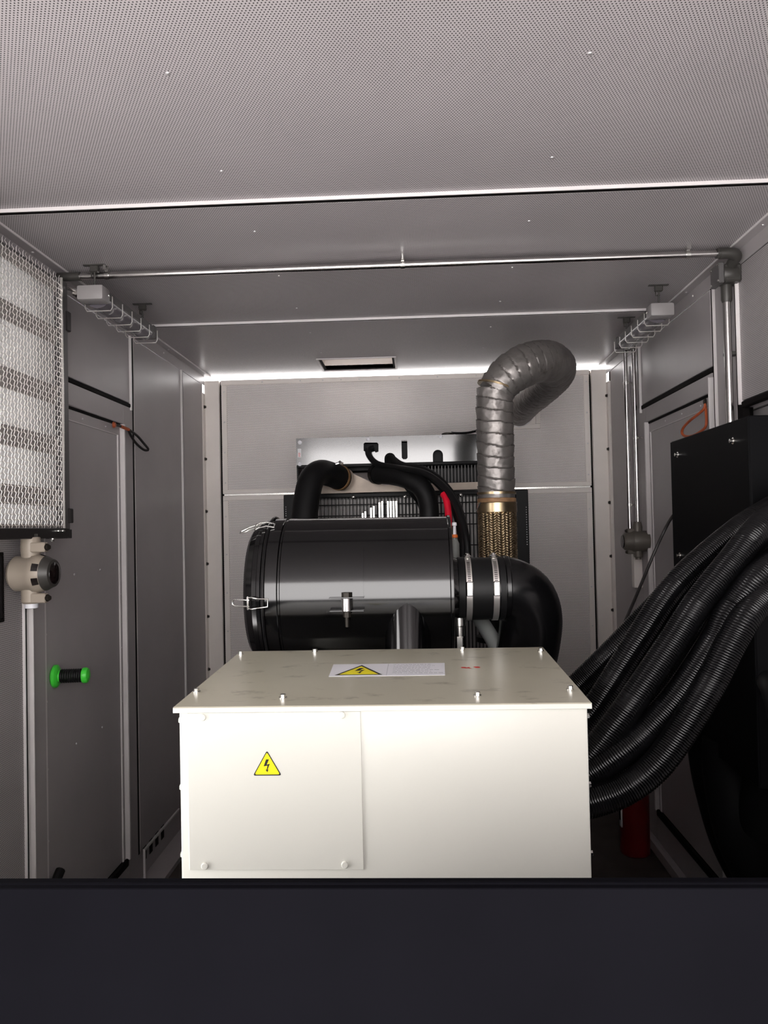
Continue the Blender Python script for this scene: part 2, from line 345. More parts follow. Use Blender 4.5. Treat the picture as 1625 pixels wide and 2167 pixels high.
# ---- right wall
wr = side_wall('wall_right', XR, -1, 'right wall of grey panels with raised joints')
b = MB(); b.box(XR+TH, XR+.06, 3.0, YB+.05, ZF, ZC+.03); b.box(XR+.12, XR+.14, YF, 3.2, 2.13, ZC+.03)
b.box(XR+.12, XR+.14, YF, 3.2, ZF, 2.13)
b.box(XR, XR+.12, YF, 3.2, ZC-.05, ZC+.03); b.box(XR, XR+.12, YF-.01, YF+.01, ZF, ZC); b.build('backing', 'void', wr)  # top and end closers added against daylight leaking through the cavity
wpanel(wr, XR, -1, YF, 2.955, 2.155, ZC-.06, 'wallp')
wpanel(wr, XR, -1, 3.005, 3.186, .30, ZC-.06, 'wall')
wpanel(wr, XR, -1, 3.238, 4.235, 2.345, ZC-.06, 'wall')
wpanel(wr, XR, -1, 4.305, 4.90, ZF, ZC-.06, 'wall')
wlip(wr, XR, -1, 2.957, 2.14, ZC-.06, .013, .008); wlip(wr, XR, -1, 3.190, .0, ZC-.06, .010, .008); wlip(wr, XR, -1, 3.238, 0, 2.30, .018, .008)
wlip(wr, XR, -1, 4.243, 2.30, ZC-.06, .012, .008)
MB().box(XR-.004, XR+.02, 3.225, 4.24, 2.318, 2.342, bev=.004).build('header_seal', 'seal', wr)
MB().box(XR-.004, XR+.02, 1.0, 2.955, 2.128, 2.152, bev=.004).build('header_seal', 'seal', wr)
MB().box(XR+.085, XR+.115, YF, 3.2, ZF, 2.13).build('recess_panel', 'wall', wr)
MB().box(XR+.021, XR+.12, YF, 3.2, 2.135, 2.15).build('recess_soffit', 'wall', wr)
b = MB(); [(b.box(XR, XR+.12, ya, yb, .28, .30), b.box(XR, XR+.02, ya, yb, ZF, .28)) for ya, yb in ((YF, 3.17),)]; b.build('recess_sill', 'lip', wr)
MB().box(XR-.035, XR, 3.2, 4.9, ZF, .03, bev=.01).build('kick_strip', 'wall', wr)
MB().box(XR-.004, XR, 4.45, 4.462, .0, 2.6).build('panel_edge', 'wall', wr)

for ya, yb in ((2.960, 3.005), (3.193, 3.236), (4.246, 4.305)): MB().box(XR+.003, XR+TH, ya, yb, 2.30 if ya > 4 else .30 if ya < 3 else ZF, ZC-.06).build('joint_seal', 'seal', wr)

# ---- back wall
wb = thing('wall_back', 'pale perforated back wall with cream frame strips', 'wall', (0, YB, ZF), kind='structure')
ZT = 2.700
PX0, PX1 = -1.285, 1.135
MB().box(XL, XR, YB+.02, YB+.05, ZF, ZT-.004).build('backing', 'void', wb)
MB().box(PX0+.01, PX1-.01, YB, YB+.02, 1.965, ZT-.012).build('upper_panel', 'backp', wb)
MB().box(PX0+.01, PX1-.01, YB, YB+.02, ZF, 1.925).build('lower_panel', 'backp', wb)
def strip(x0, x1, z0, z1, y=.006): return MB().box(x0, x1, YB-y, YB+.01, z0, z1, bev=.002).build('frame_strip', 'cream', wb)
strip(PX0+.008, PX1-.008, ZT-.035, ZT-.002); strip(PX0+.012, PX0+.047, 1.96, ZT-.037); strip(PX1-.047, PX1-.012, 1.96, ZT-.037)
strip(PX0+.012, PX1-.012, 1.948, 1.975, .008); strip(PX0+.012, PX1-.012, 1.905, 1.936, .008)
strip(PX0+.012, PX0+.047, ZF, 1.903); strip(PX1-.047, PX1-.012, ZF, 1.903)
MB().box(PX0+.02, PX1-.02, YB-.002, YB+.003, 1.937, 1.947).build('joint_line', 'bolt', wb)
ps = [(x, YB-.008, ZT-.02) for x in (-1.0, -.75, -.6, -.48, -.36, -.1, .15, .4, .9)]+[(x, YB-.008, z) for x in (PX0+.03, PX1-.03) for z in (2.62, 2.42, 2.22, 2.02, 1.8, 1.55, 1.3, 1.05)]
many('screw', MB().dome(ps[0], (0, -1, 0), .005), 'rivet', wb, ps[0], ps[1:])
# exhaust outlet plate
b = MB(); X0, X1, Z0, Z1 = .54, .805, 2.325, 2.60
b.box(X0, X1, YB-.012, YB, Z0, Z0+.03, bev=.002); b.box(X0, X1, YB-.012, YB, Z1-.03, Z1, bev=.002); b.box(X0, X0+.03, YB-.012, YB, Z0+.03, Z1-.03, bev=.002); b.box(X1-.03, X1, YB-.012, YB, Z0+.03, Z1-.03, bev=.002)
b.build('outlet_frame', 'cream', wb)
MB().box(X0+.03, X1-.03, YB-.004, YB, Z0+.03, Z1-.03).build('outlet_plate', 'cream', wb)
for n, x, s, lab in ((3, XL, 1, 'left'), (4, XR, -1, 'right')):
    p = thing('trim_%d' % n, lab+' cream corner post beside the back wall', 'post', (x, YB, ZF), kind='structure')
    MB().box(x, x+s*.098, YB-.012, YB+.02, ZF, ZT-.004, bev=.003).build('post_face', 'cream', p)
    MB().box(x-s*.03, x+s*.006, YB-.065, YB-.012, ZF, ZT-.09, bev=.002).build('post_flange', 'cream', p)
    ps = [(x+s*.006, YB-.04, 2.52-.342*k) for k in range(7)]
    many('screw', MB().bolt(ps[0], (s, 0, 0), .008, .012), 'dbolt', p, ps[0], ps[1:])
# ---------------------------------------------------------------- beige terminal box on the alternator
BY0, BY1, BX0, BX1 = 1.604, 2.205, -.510, .340
tb = thing('terminal_box', 'beige steel generator terminal box with yellow warning signs', 'box', (-.085, 1.9, .80))
MB().box(BX0, BX1, BY0, BY1, .80, 1.325, bev=.004, seg=2).build('body', 'box', tb)
lid = MB(); pr = [(0, 1.600, 1.3225), (0, 1.600, 1.332), (0, 1.6025, 1.3345), (0, 2.212, 1.3535), (0, 2.2145, 1.351), (0, 2.2145, 1.3225)]
lid.prism([(-.5205, y, z) for _, y, z in pr], (.868, 0, 0)); lidO = lid.build('lid', 'lid', tb)
lf_ = MB(); lf_.box(-.5210, .3480, 1.5990, 1.6005, 1.3222, 1.3326, bev=.0006); lf_.box(-.5212, -.5203, 1.5995, 2.2140, 1.3222, 1.334); lf_.box(.3473, .3482, 1.5995, 2.2140, 1.3222, 1.334); lf_.build('lid_rim', 'box', lidO)
def lidz(y): return 1.3345+(y-1.6025)*(.019/.6095)
ps = [(x, y, lidz(y)) for x, y in ((-.508, 2.165), (-.30, 2.185), (.118, 2.185), (.332, 2.150), (-.508, 1.728), (-.30, 1.665), (.120, 1.665), (.326, 1.712))]
many('lid_bolt', MB().bolt(ps[0], (0, -.03, 1), .0065, .009), 'bolt', tb, ps[0], ps[1:])
ap = MB().box(-.492, -.127, 1.6015, 1.606, .995, 1.3215, bev=.0008).build('access_panel', 'box', tb)
ps = [(-.459, 1.6015, 1.3125), (-.166, 1.6015, 1.3145), (-.459, 1.6015, 1.004), (-.166, 1.6015, 1.006)]
many('panel_bolt', MB().lathe([(0, .0075), (.003, .0072), (.0042, .006), (.0045, .0001)], ps[0], (0, -1, 0), 14), 'box', tb, ps[0], ps[1:])
for x, s in ((BX0, -1), (BX1, 1)):
    ps = [(x, 1.63, z) for z in (1.300, 1.158, 1.016)]
    many('side_bolt', MB().bolt(ps[0], (s, 0, 0), .0062, .008), 'bolt' if s > 0 else 'box', tb, ps[0], ps[1:])
def tri(cx, cz, half, h, r, y, th, n=5):      # rounded triangle facing the camera
    A = [Vector((-half, 0)), Vector((half, 0)), Vector((0, h))]; out = []
    for i in range(3):
        p, a, c = A[i], A[i-1], A[(i+1) % 3]
        u = (a-p).normalized(); v = (c-p).normalized(); q = p+u*r; e = p+v*r
        for k in range(n):
            t = k/(n-1); out.append(q*(1-t)**2+p*2*t*(1-t)+e*t*t)
    return [(cx+p.x, y, cz+p.y) for p in out]
FLASH = [(.004, .034), (-.006, .0185), (-.0005, .0198), (-.0075, .011), (.0035, .0165), (.0012, .0068), (.0042, .0074), (.0014, .0), (-.0030, .0062), (-.0004, .0062), (.0012, .0125), (.0085, .0195), (.0016, .0172), (.0085, .0335)]
FLASH = [(-.001, .034), (-.0062, .0172), (.0022, .0192), (-.0004, .0085), (-.0026, .0095), (.0012, .0030), (.0036, .0090), (.0016, .0092), (.0068, .0235), (.0002, .0212), (.0052, .034)]
sg = MB().prism(tri(-.3245, 1.1905, .0300, .0520, .005, 1.6015, .0005), (0, -.0005, 0)).build('warning_sign', 'ink', tb); sg['label'] = 'yellow triangle with black lightning bolt'
MB().prism(tri(-.3245, 1.1928, .0266, .0462, .0045, 1.6010, .0004), (0, -.0003, 0)).build('yellow_field', 'yellow', sg)
MB().prism([(-.3255+x, 1.6006, 1.1952+z*.85) for x, z in FLASH], (0, -.0003, 0)).build('lightning_bolt', 'ink', sg)
# white label on the lid: warning triangle, divider, lines of small print
def lidpt(x, y, h=0): return (x, y, lidz(y)+h)
lb = MB().prism([lidpt(*p, .0002) for p in ((-.224, 1.868), (.058, 1.868), (.062, 2.01), (-.228, 2.01))], (0, 0, .0006)).build('warning_label', 'white', tb); lb['label'] = 'white label with yellow warning triangle and small print'
MB().prism([lidpt(*p, .0008) for p in ((-.211, 1.880), (-.094, 1.880), (-.1525, 1.995))], (0, 0, .0002)).build('triangle_border', 'ink', lb)
MB().prism([lidpt(*p, .0010) for p in ((-.200, 1.887), (-.105, 1.887), (-.1525, 1.980))], (0, 0, .0002)).build('triangle_field', 'yellow', lb)
MB().prism([lidpt(-.1535+x*1.9, 1.892+z*1.9, .0012) for x, z in FLASH], (0, 0, .0002)).build('lightning_bolt', 'ink', lb)
b = MB(); b.prism([lidpt(*p, .0008) for p in ((-.0845, 1.875), (-.0835, 1.875), (-.0835, 2.005), (-.0845, 2.005))], (0, 0, .0002))
for i in range(7):
    y = 1.990-i*.0165; x = -.070; end = .050-(.03 if i in (0, 3) else .0)-(.012*(i % 3))
    while x < end:
        wd = random.uniform(.004, .013); b.prism([lidpt(*p, .0008) for p in ((x, y), (x+wd, y), (x+wd, y+.0055), (x, y+.0055))], (0, 0, .0002)); x += wd+.003
b.build('small_print', 'textg', lb)
b = MB()
for k in range(9):
    x = .125+random.uniform(-.02, .02); y = 1.95+random.uniform(-.012, .012); q = random.uniform(.002, .006)
    b.prism([lidpt(x+q*1.6*math.cos(a), y+q*math.sin(a), .0002) for a in (0, 1.1, 2.2, 3.1, 4.2, 5.3)], (0, 0, .0002))
b.build('red_marks', 'red_ink', lidO)

# ---------------------------------------------------------------- alternator and engine under the box
al = thing('generator', 'dark engine and alternator under the beige terminal box', 'generator', (-.08, 2.3, ZF))
MB().lathe([(0, .20), (.02, .30), (.10, .37), (.85, .37), (.95, .33), (1.0, .30)], (-.08, 1.50, .42), (0, 1, 0), 40).build('alternator', 'box', al)
b = MB(); b.box(-.38, .22, 2.5, 3.9, .10, 1.05, bev=.03); b.box(-.30, .14, 2.55, 3.8, 1.05, 1.20, bev=.03); b.build('engine_block', 'radblack', al)
for x in (-.42, .26): MB().box(x-.05, x+.05, 1.3, 4.21, ZF, .10, bev=.006).build('base_rail', 'radblack', al)
MB().tube(spline([(.20, 2.90, 1.42), (.215, 2.80, 1.37), (.26, 2.72, 1.29), (.30, 2.7, 1.18), (.18, 2.75, 1.0)], .02), .027, 14).build('breather_pipe', 'grey', al)
b = MB(); b.lathe([(0, .016), (.03, .016), (.035, .02), (.06, .02)], (.128, 2.52, 1.345), (0, 0, 1), 12); b.box(.115, .140, 2.50, 2.54, 1.30, 1.345, bev=.004); b.build('silver_fitting', 'bolt', al)
b = MB(); b.box(.09, .16, 2.74, 2.86, 1.0, 1.38, bev=.01); b.build('filter_support', 'radblack', al)

# ---------------------------------------------------------------- air cleaner drum
AC = Vector((0, 2.60, 1.492)); R0 = .248
ac = thing('air_cleaner', 'large black air cleaner drum lying across the engine', 'air filter', (-.2, 2.6, 1.24))
MB().lathe([(-.478, R0-.006), (-.476, R0+.001), (-.440, R0+.001), (-.437, R0-.004), (-.432, R0-.004), (-.429, R0), (.095, R0-.003), (.098, R0+.001), (.106, R0+.001), (.108, R0-.004), (.110, .115)], AC, (1, 0, 0), 96).build('drum_body', 'drum', ac, 30)
MB().lathe([(-.556, .05), (-.556, .185), (-.551, .208), (-.540, .224), (-.522, .232), (-.519, .238), (-.505, .240), (-.502, .246), (-.492, .247), (-.489, .2405), (-.4775, .2405)], AC, (1, 0, 0), 96).build('end_cap', 'drum', ac, 30)
rim = []
for k in range(97):
    a = 2*PI*k/96; rim.append(AC+Vector((-.4825, math.cos(a)*.251, math.sin(a)*.251)))
MB().tube(rim[:-1], .006, 8, closed=True).build('clamp_rim', 'plastic', ac)
b = MB(); b.lathe([(.108, .125), (.112, .108), (.135, .100), (.165, .100)], AC, (1, 0, 0), 48).build('outlet_collar', 'drum', ac)
# tangential inlet stub merging into the drum
ax = Vector((0, -.30, -1)).normalized(); p0 = Vector((-.038, 2.465, 1.585))
MB().tube([p0+ax*t for t in (0, .1, .2, .34)], .071, 40).build('inlet_stub', 'drum', ac)
b = MB(); q0 = p0+ax*.085; fr = Vector((0, -1, .3)).normalized()*.0705
b.tube([q0+fr, p0+ax*.34+fr], .0022, 6).build('inlet_seam', 'drum', ac)
# mounting band pad with bolt
def on_drum(x, ang, r): return AC+Vector((x, -math.cos(ang)*r, math.sin(ang)*r))
b = MB(); vs = []; fs = []; K = 16
for i in range(K+1):
    a = math.radians(38-i*38/K)
    for x in (-.272, -.170):
        vs += [on_drum(x, a, R0-.002), on_drum(x, a, R0+.0028)]
for i in range(K):
    o = i*4; fs += [(o+1, o+3, o+7, o+5), (o, o+4, o+6, o+2), (o, o+1, o+5, o+4), (o+2, o+6, o+7, o+3)]
fs += [(0, 2, 3, 1), (K*4, K*4+1, K*4+3, K*4+2)]
b.add(vs, fs); br = b.build('mounting_pad', 'drum', ac)
b = MB(); zc = 1.478
for zz in (zc+.014, zc-.026): b.box(-.274, -.168, 2.6-R0-.022, 2.6-R0+.01, zz-.002, zz+.002, bev=.001)
b.build('bracket_ear', 'drum', br)
b = MB(); b.cyl((-.221, 2.337, zc-.026), (-.221, 2.337, zc+.012), .0165, n=24); b.build('spacer', 'steel', br)
b = MB(); b.cyl((-.221, 2.337, zc+.016), (-.221, 2.337, zc+.030), .0155, n=6); b.cyl((-.221, 2.337, zc-.075), (-.221, 2.337, zc+.018), .006, n=10); b.cyl((-.221, 2.337, zc-.045), (-.221, 2.337, zc-.029), .012, n=6); b.build('bracket_bolt', 'dbolt', br)
# wire latches
def latch(ang, label):
    fr_ = lambda x, w_, h: on_drum(x, ang, R0+h)+Vector((0, math.sin(ang)*w_, math.cos(ang)*w_))
    loop = [fr_(-.466, -.012, .004), fr_(-.490, -.014, .010), fr_(-.515, -.018, .006), fr_(-.530, -.016, -.004), fr_(-.531, .016, -.004), fr_(-.515, .018, .006), fr_(-.490, .014, .010), fr_(-.466, .012, .004)]
    q = MB().tube(loop, .0024, 8, closed=True).build('wire_latch', 'bolt', ac)
    hk = [fr_(-.522, -.010, .004), fr_(-.548, -.010, -.004), fr_(-.572, -.010, -.016), fr_(-.580, -.005, -.018), fr_(-.580, .005, -.018), fr_(-.572, .010, -.016), fr_(-.548, .010, -.004), fr_(-.522, .010, .004)]
    MB().tube(hk, .0024, 8).build('latch_hook', 'bolt', q)
    b = MB(); b.tube([fr_(-.528, -.02, .0), fr_(-.526, 0, .006), fr_(-.528, .02, .0)], .003, 8); b.build('latch_pivot', 'bolt', q)
latch(math.radians(-3), ''); latch(math.radians(63), '')

# ---------------------------------------------------------------- intake elbow
ie = thing('intake_elbow', 'black intake elbow with rubber sleeve and two steel band clamps', 'pipe', (.33, 2.6, 1.1))
MB().lathe([(.128, .100), (.130, .1065), (.150, .107), (.153, .1045), (.262, .1045), (.265, .107), (.282, .107), (.284, .100)], AC, (1, 0, 0), 48).build('rubber_sleeve', 'rubber', ie)
path = spline([(.255, 2.6, 1.492), (.30, 2.602, 1.488), (.352, 2.615, 1.455), (.376, 2.64, 1.39), (.372, 2.67, 1.30), (.355, 2.70, 1.20), (.34, 2.74, 1.08)], .015)
MB().tube(path, .106, 40).build('elbow', 'plastic', ie)
b = MB().lathe([(.283, .107), (.286, .1095), (.298, .1095), (.301, .106)], AC, (1, 0, 0), 48); b.build('elbow_bead', 'plastic', ie)
for x in (.163, .250):
    q = MB().lathe([(x-.0095, .1048), (x-.0095, .1068), (x+.0095, .1068), (x+.0095, .1048)], AC, (1, 0, 0), 64).build('band_clamp', 'mesh', ie)
    b = MB()
    for k in range(18):
        a = math.radians(58-k*3.6); c = on_drum(x, a, .1070); rt = Matrix.Rotation(-(a), 3, 'X')
        b.box(c.x-.005, c.x+.005, c.y-.0008, c.y+.0008, c.z-.0012, c.z+.0012, rot=rt)
    b.build('band_slots', 'dbolt', q)
    c = on_drum(x, math.radians(4), .110); MB().box(c.x-.011, c.x+.011, c.y-.005, c.y+.004, c.z-.024, c.z+.024, bev=.003, rot=Matrix.Rotation(math.radians(4), 3, 'X')).build('screw_housing', 'bolt', q)
    c = on_drum(x, math.radians(82), .108); MB().lathe([(0, .012), (.003, .014), (.007, .008), (.012, .006), (.013, .001)], c, (0, -.14, 1), 12).build('clamp_screw', 'bolt', q)

# ---------------------------------------------------------------- exhaust
EX = Vector((.334, 3.25, 0)); ER = .079
ex = thing('exhaust_pipe', 'silver lagged exhaust pipe bending over to the back wall', 'pipe', (.334, 3.25, 1.2))
def braid(d, a, r):
    n = 26; col = a/(2*PI)*n; f = col-math.floor(col); edge = abs(f-.5)*2
    ph = (d/.0105+(f if int(col) % 2 else 1-f)*1.0) % 1
    return r-.0035*edge**2+.0034*math.sin(ph*PI)-.0015
MB().tube([EX+Vector((0, 0, 1.46+k*.0018)) for k in range(int(.315/.0018))], .0805, 208, rf=braid).build('braided_bellows', 'bronze', ex)
MB().lathe([(0, .079), (.004, .084), (.036, .083), (.042, .0835), (.046, .080)], EX+Vector((0, 0, 1.755)), (0, 0, 1), 48).build('bellows_collar', 'bronze', ex)
MB().lathe([(0, .0805), (.008, .0815), (.017, .0805), (.019, .077)], EX+Vector((0, 0, 1.799)), (0, 0, 1), 48).build('rusty_ring', 'rust', ex)
MB().lathe([(0, .10), (.02, .10), (.021, .081), (.25, .081)], EX+Vector((0, 0, 1.22)), (0, 0, 1), 32).build('manifold_flange', 'radblack', ex)
def wrapf(pitch, amp, seed):
    def f(d, a, r):
        ph = ((d+pitch*.35*math.cos(a+seed))/pitch+.18*mnoise.noise(Vector((math.cos(a)*1.5, math.sin(a)*1.5, d*9+seed)))) % 1
        cr = .0030*mnoise.noise(Vector((math.cos(a)*2.2, math.sin(a)*2.2, d*22+seed)))+.0016*mnoise.noise(Vector((math.cos(a)*6, math.sin(a)*6, d*60+seed)))
        return r+amp*(ph-.5)*1.0-(amp*.9 if ph < .07 else 0)+cr
    return f
v0 = [EX+Vector((0, 0, z)) for z in (1.81, 1.95, 2.10, 2.22)]
vert = [EX+Vector((.010*(max(0, k*.003-.36)/.16)**2, 0, 1.812+k*.003)) for k in range(int(.47/.003))]
MB().tube(vert, .0775, 72, rf=wrapf(.047, .0042, 1.)).build('lagged_riser', 'wrap', ex, 60)
e0 = vert[-1]
bend = spline([e0+Vector((-.004, 0, -.015)), at(1068, 802, 3.255), at(1099, 779, 3.28), at(1138, 765, 3.36), at(1169, 769, 3.50), at(1175, 789, 3.72), (.682, 4.2, 2.436), (.672, 4.6, 2.44), (.668, 5.0, 2.435)], .004)
MB().tube(bend, [.078+.012*min(1, k/45) for k in range(len(bend))], 72, rf=wrapf(.040, .0050, 4.)).build('lagged_bend', 'wrap', ex, 60)
dv = (bend[10]-bend[4]).normalized()
MB().lathe([(-.004, .078), (-.004, .0835), (.004, .0835), (.004, .078)], e0+dv*.012, dv+Vector((-.32, 0, .0)), 56).build('band_clamp', 'bronze', ex)
MB().lathe([(-.005, .078), (-.005, .0812), (.005, .0812), (.005, .078)], EX+Vector((0, 0, 1.838)), (0, 0, 1), 56).build('band_clamp', 'bronze', ex)
MB().lathe([(0, .099), (.012, .099), (.012, .088)], (.668, 4.985, 2.435), (0, 1, 0), 40).build('wall_collar', 'lip', ex)
MB().tube([(.245, 3.20, 1.765), (.262, 3.185, 1.800)], .0035, 6).build('wire_tail', 'bolt', ex)
# ---------------------------------------------------------------- radiator behind the engine
RY = 4.30
ra = thing('radiator', 'black engine radiator with bright top tank and wire guard', 'radiator', (-.07, RY, ZF))
# top tank sheet with cut-outs (hook slot, tall slot, two arches)
from mathutils.geometry import tessellate_polygon
def sheet(outer, holes, y, th, name, m, parent):
    polys = [[Vector((x, z, 0)) for x, z in P] for P in [outer]+holes]
    flat = [p for P in polys for p in P]; tris = tessellate_polygon(polys)
    n = len(flat); vs = [(p.x, y, p.y) for p in flat]+[(p.x, y+th, p.y) for p in flat]
    fs = [tuple(t) for t in tris]+[tuple(i+n for i in t)[::-1] for t in tris]; o = 0
    for P in polys:
        k = len(P); fs += [(o+i, o+(i+1) % k, n+o+(i+1) % k, n+o+i) for i in range(k)]; o += k
    return MB().add(vs, fs).build(name, m, parent)
def rz(px, py): p = at(px, py, RY); return (p.x, p.z)
x0, x1, z0, z1 = -.665, .500, 2.062, 2.210
def arch(px, half, ztop):
    cxp = rz(px, 970)[0]; return [(cxp-half, z0)]+[(cxp-half*math.cos(a), ztop-half+half*math.sin(a)) for a in [k*PI/8 for k in range(9)]]+[(cxp+half, z0)]
a1, a2 = arch(826, .031, 2.118), arch(926, .028, 2.128)
outer = [(x0, z0)]+a1+a2+[(x1, z0), (x1, z1), (x0, z1)]
h1 = [rz(*p) for p in ((771, 941), (774, 939), (799, 939), (802, 942), (802, 958), (796, 960), (794, 957), (794, 951), (788, 950), (784, 956), (777, 960), (771, 956))]
cxs = rz(856, 940)[0]; h2 = [(cxs-.016, 2.185), (cxs-.016, 2.088), (cxs-.008, 2.080), (cxs+.008, 2.080), (cxs+.016, 2.088), (cxs+.016, 2.185)]
sheet(outer, [h1, h2], RY-.06, .006, 'top_tank_sheet', 'tank', ra)
b = MB(); b.box(x0, x1, RY-.054, RY+.10, z1-.006, z1); b.box(x0, x0+.008, RY-.054, RY+.10, 1.50, z1-.006); b.box(x1-.008, x1, RY-.054, RY+.10, 1.50, z1-.006); b.build('side_plates', 'radblack', ra)
MB().box(x0+.02, x1-.02, RY+.02, RY+.09, 2.02, 2.19, bev=.01).build('header_tank', 'radblack', ra)
MB().box(x0, x1, RY-.062, RY-.03, 2.045, 2.062, bev=.003).build('tank_lip', 'radblack', ra)
ps = [Vector((x, RY-.06, z)) for x, z in (rz(638, 939), rz(638, 984), rz(780, 932), rz(932, 927))]
many('round_fastener', MB().lathe([(0, .0115), (.003, .0115), (.005, .009), (.006, .001)], ps[0], (0, -1, 0), 16), 'white', ra, ps[0], ps[1:])
p = rz(637, 961); st = MB().box(p[0]-.010, p[0]+.010, RY-.0615, RY-.060, p[1]-.024, p[1]+.024).build('sticker', 'paper', ra)
b = MB()
for k in range(4): b.box(p[0]-.006, p[0]+.007-.003*(k % 2), RY-.0619, RY-.0615, p[1]-.020+k*.006, p[1]-.0175+k*.006)
b.build('sticker_print', 'red_ink', st)
p = at(948, 917, RY); b = MB(); b.lathe([(0, .02), (.006, .02), (.007, .033), (.020, .034), (.024, .026)], (p.x, RY+.04, 2.208), (0, 0, 1), 20); b.build('filler_cap', 'dbolt', ra)
# frame around the core
fx0, fx1, fz1 = -.738, .605, 1.897
b = MB(); b.box(fx0, fx0+.10, RY-.08, RY+.12, .25, fz1, bev=.004); b.box(fx1-.07, fx1, RY-.08, RY+.12, .25, fz1, bev=.004); b.box(fx0+.10, fx1-.07, RY-.08, RY-.03, fz1-.022, fz1, bev=.003); b.box(fx0, fx1, RY-.08, RY+.12, ZF, .25, bev=.006)
b.build('core_frame', 'radblack', ra)
ps = [(fx1-.012, RY-.0805, 1.80-.0135*k) for k in range(16)]+[(fx0+.012, RY-.0805, 1.83-.012*k) for k in range(5)]
many('edge_rivet', MB().dome(ps[0], (0, -1, 0), .0028), 'rivet', ra, ps[0], ps[1:])
MB().box(fx0+.10, fx1-.07, RY, RY+.06, .25, fz1-.02).build('core_tubes', 'unit', ra)
MB().box(x0+.02, x1-.02, RY+.0, RY+.05, 1.90, 1.94).build('core_top', 'unit', ra)
b = MB()
for k in range(58):
    x = fx0+.115+k*.0195
    if x < fx1-.08: b.box(x, x+.0125, RY-.012, RY+.004, .27, fz1-.03)
b.build('cooling_fins', 'fins', ra)['kind'] = 'stuff'
b = MB()
for k in range(60):
    x = fx0+.107+k*.0195
    if x < fx1-.075: b.cyl((x, RY-.055, .27), (x, RY-.055, fz1-.02), .0027, n=6)
for z in (1.835, 1.775, 1.715, 1.6, 1.4, 1.2): b.cyl((fx0+.1, RY-.058, z), (fx1-.07, RY-.058, z), .003, n=6)
b.build('guard_wires', 'radblack', ra)['kind'] = 'stuff'
ps = [(rz(*q)[0], RY-.082, rz(*q)[1]) for q in ((750, 1053), (857, 1052), (973, 1049))]
many('guard_bolt', MB().dome(ps[0], (0, -1, 0), .011), 'bolt', ra, ps[0], ps[1:])
b = MB()
for k in range(13):   # bright stepped shield seen through the guard
    x = rz(768, 1090)[0]+k*.0155; h = min(.075, .012+.0095*k)
    if k in (2, 5, 8): continue
    b.box(x, x+.010, RY-.10, RY-.085, 1.72, 1.775+h, bev=.001)
b.build('stepped_shield', 'bolt', ra)
# small cooler above the bar, seen right of the hoses
b = MB(); b.box(-.02, .48, RY+.02, RY+.05, 1.95, 2.045); b.build('upper_cooler', 'radblack', ra)
b = MB()
for k in range(26): b.box(-.01+k*.0185, -.003+k*.0185, RY+.008, RY+.02, 1.95, 2.045)
b.build('upper_fins', 'unit', ra)['kind'] = 'stuff'
# cream cast cross bar
pts = [(665, 1034), (700, 1020), (722, 1004), (733, 999), (745, 1003), (772, 1015), (793, 1025), (818, 1029), (1010, 1022), (1010, 1037), (800, 1043), (665, 1047)]
MB().prism([(rz(*q)[0], RY-.10, rz(*q)[1]) for q in pts], (0, .05, 0)).build('cast_bar', 'castal', ra)

# hoses and cables in front of the radiator
def hose(name, label, cat, pts, r, m, step=.02, n=20, group=None, rf=None, ang=35):
    o = MB().tube(spline(pts, step), r, n, rf=rf).build(name, m, None, ang); tag(o, label, cat, group); return o
ch = thing('coolant_pipe', 'thick black coolant pipe rising left of the radiator guard', 'pipe', at(645, 1150, 3.9))
MB().tube(spline([(-.60, 3.70, .9), (-.60, 3.74, 1.3), at(640, 1180, 3.75), at(643, 1110, 3.80), at(650, 1050, 3.85), at(660, 1014, 3.90), at(678, 1000, 3.97), at(700, 1004, 4.05), at(722, 1013, 4.14)], .015), [.066]*200, 28).build('bent_pipe', 'rubber', ch)
pa, pb = at(712, 1009, 4.10), at(736, 1017, 4.19); dd = (pb-pa).normalized()
MB().lathe([(.02, .066), (.02, .0695), (.034, .0695), (.034, .066)], pa, dd, 32).build('hose_clamp', 'rust', ch)
MB().lathe([(.035, .062), (.075, .062)], pa, dd, 28).build('pipe_neck', 'castal', ch)
p = at(714, 982, 4.02); b = MB(); b.cyl(p+Vector((-.02, 0, -.006)), p+Vector((.018, 0, .008)), .008, n=10); b.cyl(p+Vector((.014, 0, .0)), p+Vector((.022, 0, .012)), .013, n=8); b.build('clamp_screw', 'bolt', ch)
cp = thing('charge_air_pipe', 'black charge air hose arching beside the red tube', 'pipe', at(905, 1140, 3.9))
MB().tube(spline([at(800, 1004, 4.10), at(828, 1006, 4.02), at(862, 1014, 3.94), at(892, 1032, 3.90), at(906, 1064, 3.88), at(908, 1110, 3.86), at(908, 1180, 3.86)], .015), .050, 26).build('rubber_hose', 'rubber', cp)
p, q = at(796, 1003, 4.12), at(812, 1004, 4.06); MB().lathe([(0, .056), (.03, .056)], p, q-p, 26).build('hose_cuff', 'plastic', cp)
hose('wiring_loom', 'black cable looping from the tank hook down past the red tube', 'cable', [at(790, 948, 4.22), at(779, 952, 4.20), at(782, 966, 4.14), at(800, 982, 4.06), at(840, 990, 3.96), at(895, 1000, 3.80), at(935, 1026, 3.66), at(962, 1062, 3.55), at(980, 1110, 3.45), at(988, 1150, 3.40), at(990, 1200, 3.4)], .016, 'rubber')
hose('cable_loom', 'second black cable sagging behind the charge air hose', 'cable', [at(826, 972, 4.20), at(850, 988, 4.06), at(905, 1002, 3.93), at(950, 1045, 3.80), at(975, 1105, 3.7), at(985, 1180, 3.65)], .028, 'rubber')
hose('overflow_line', 'thin black line from the radiator filler cap to the exhaust', 'cable', [at(955, 916, 4.33), at(975, 917, 4.32), at(1000, 914, 4.28), at(1030, 905, 4.2)], .007, 'rubber', n=8)
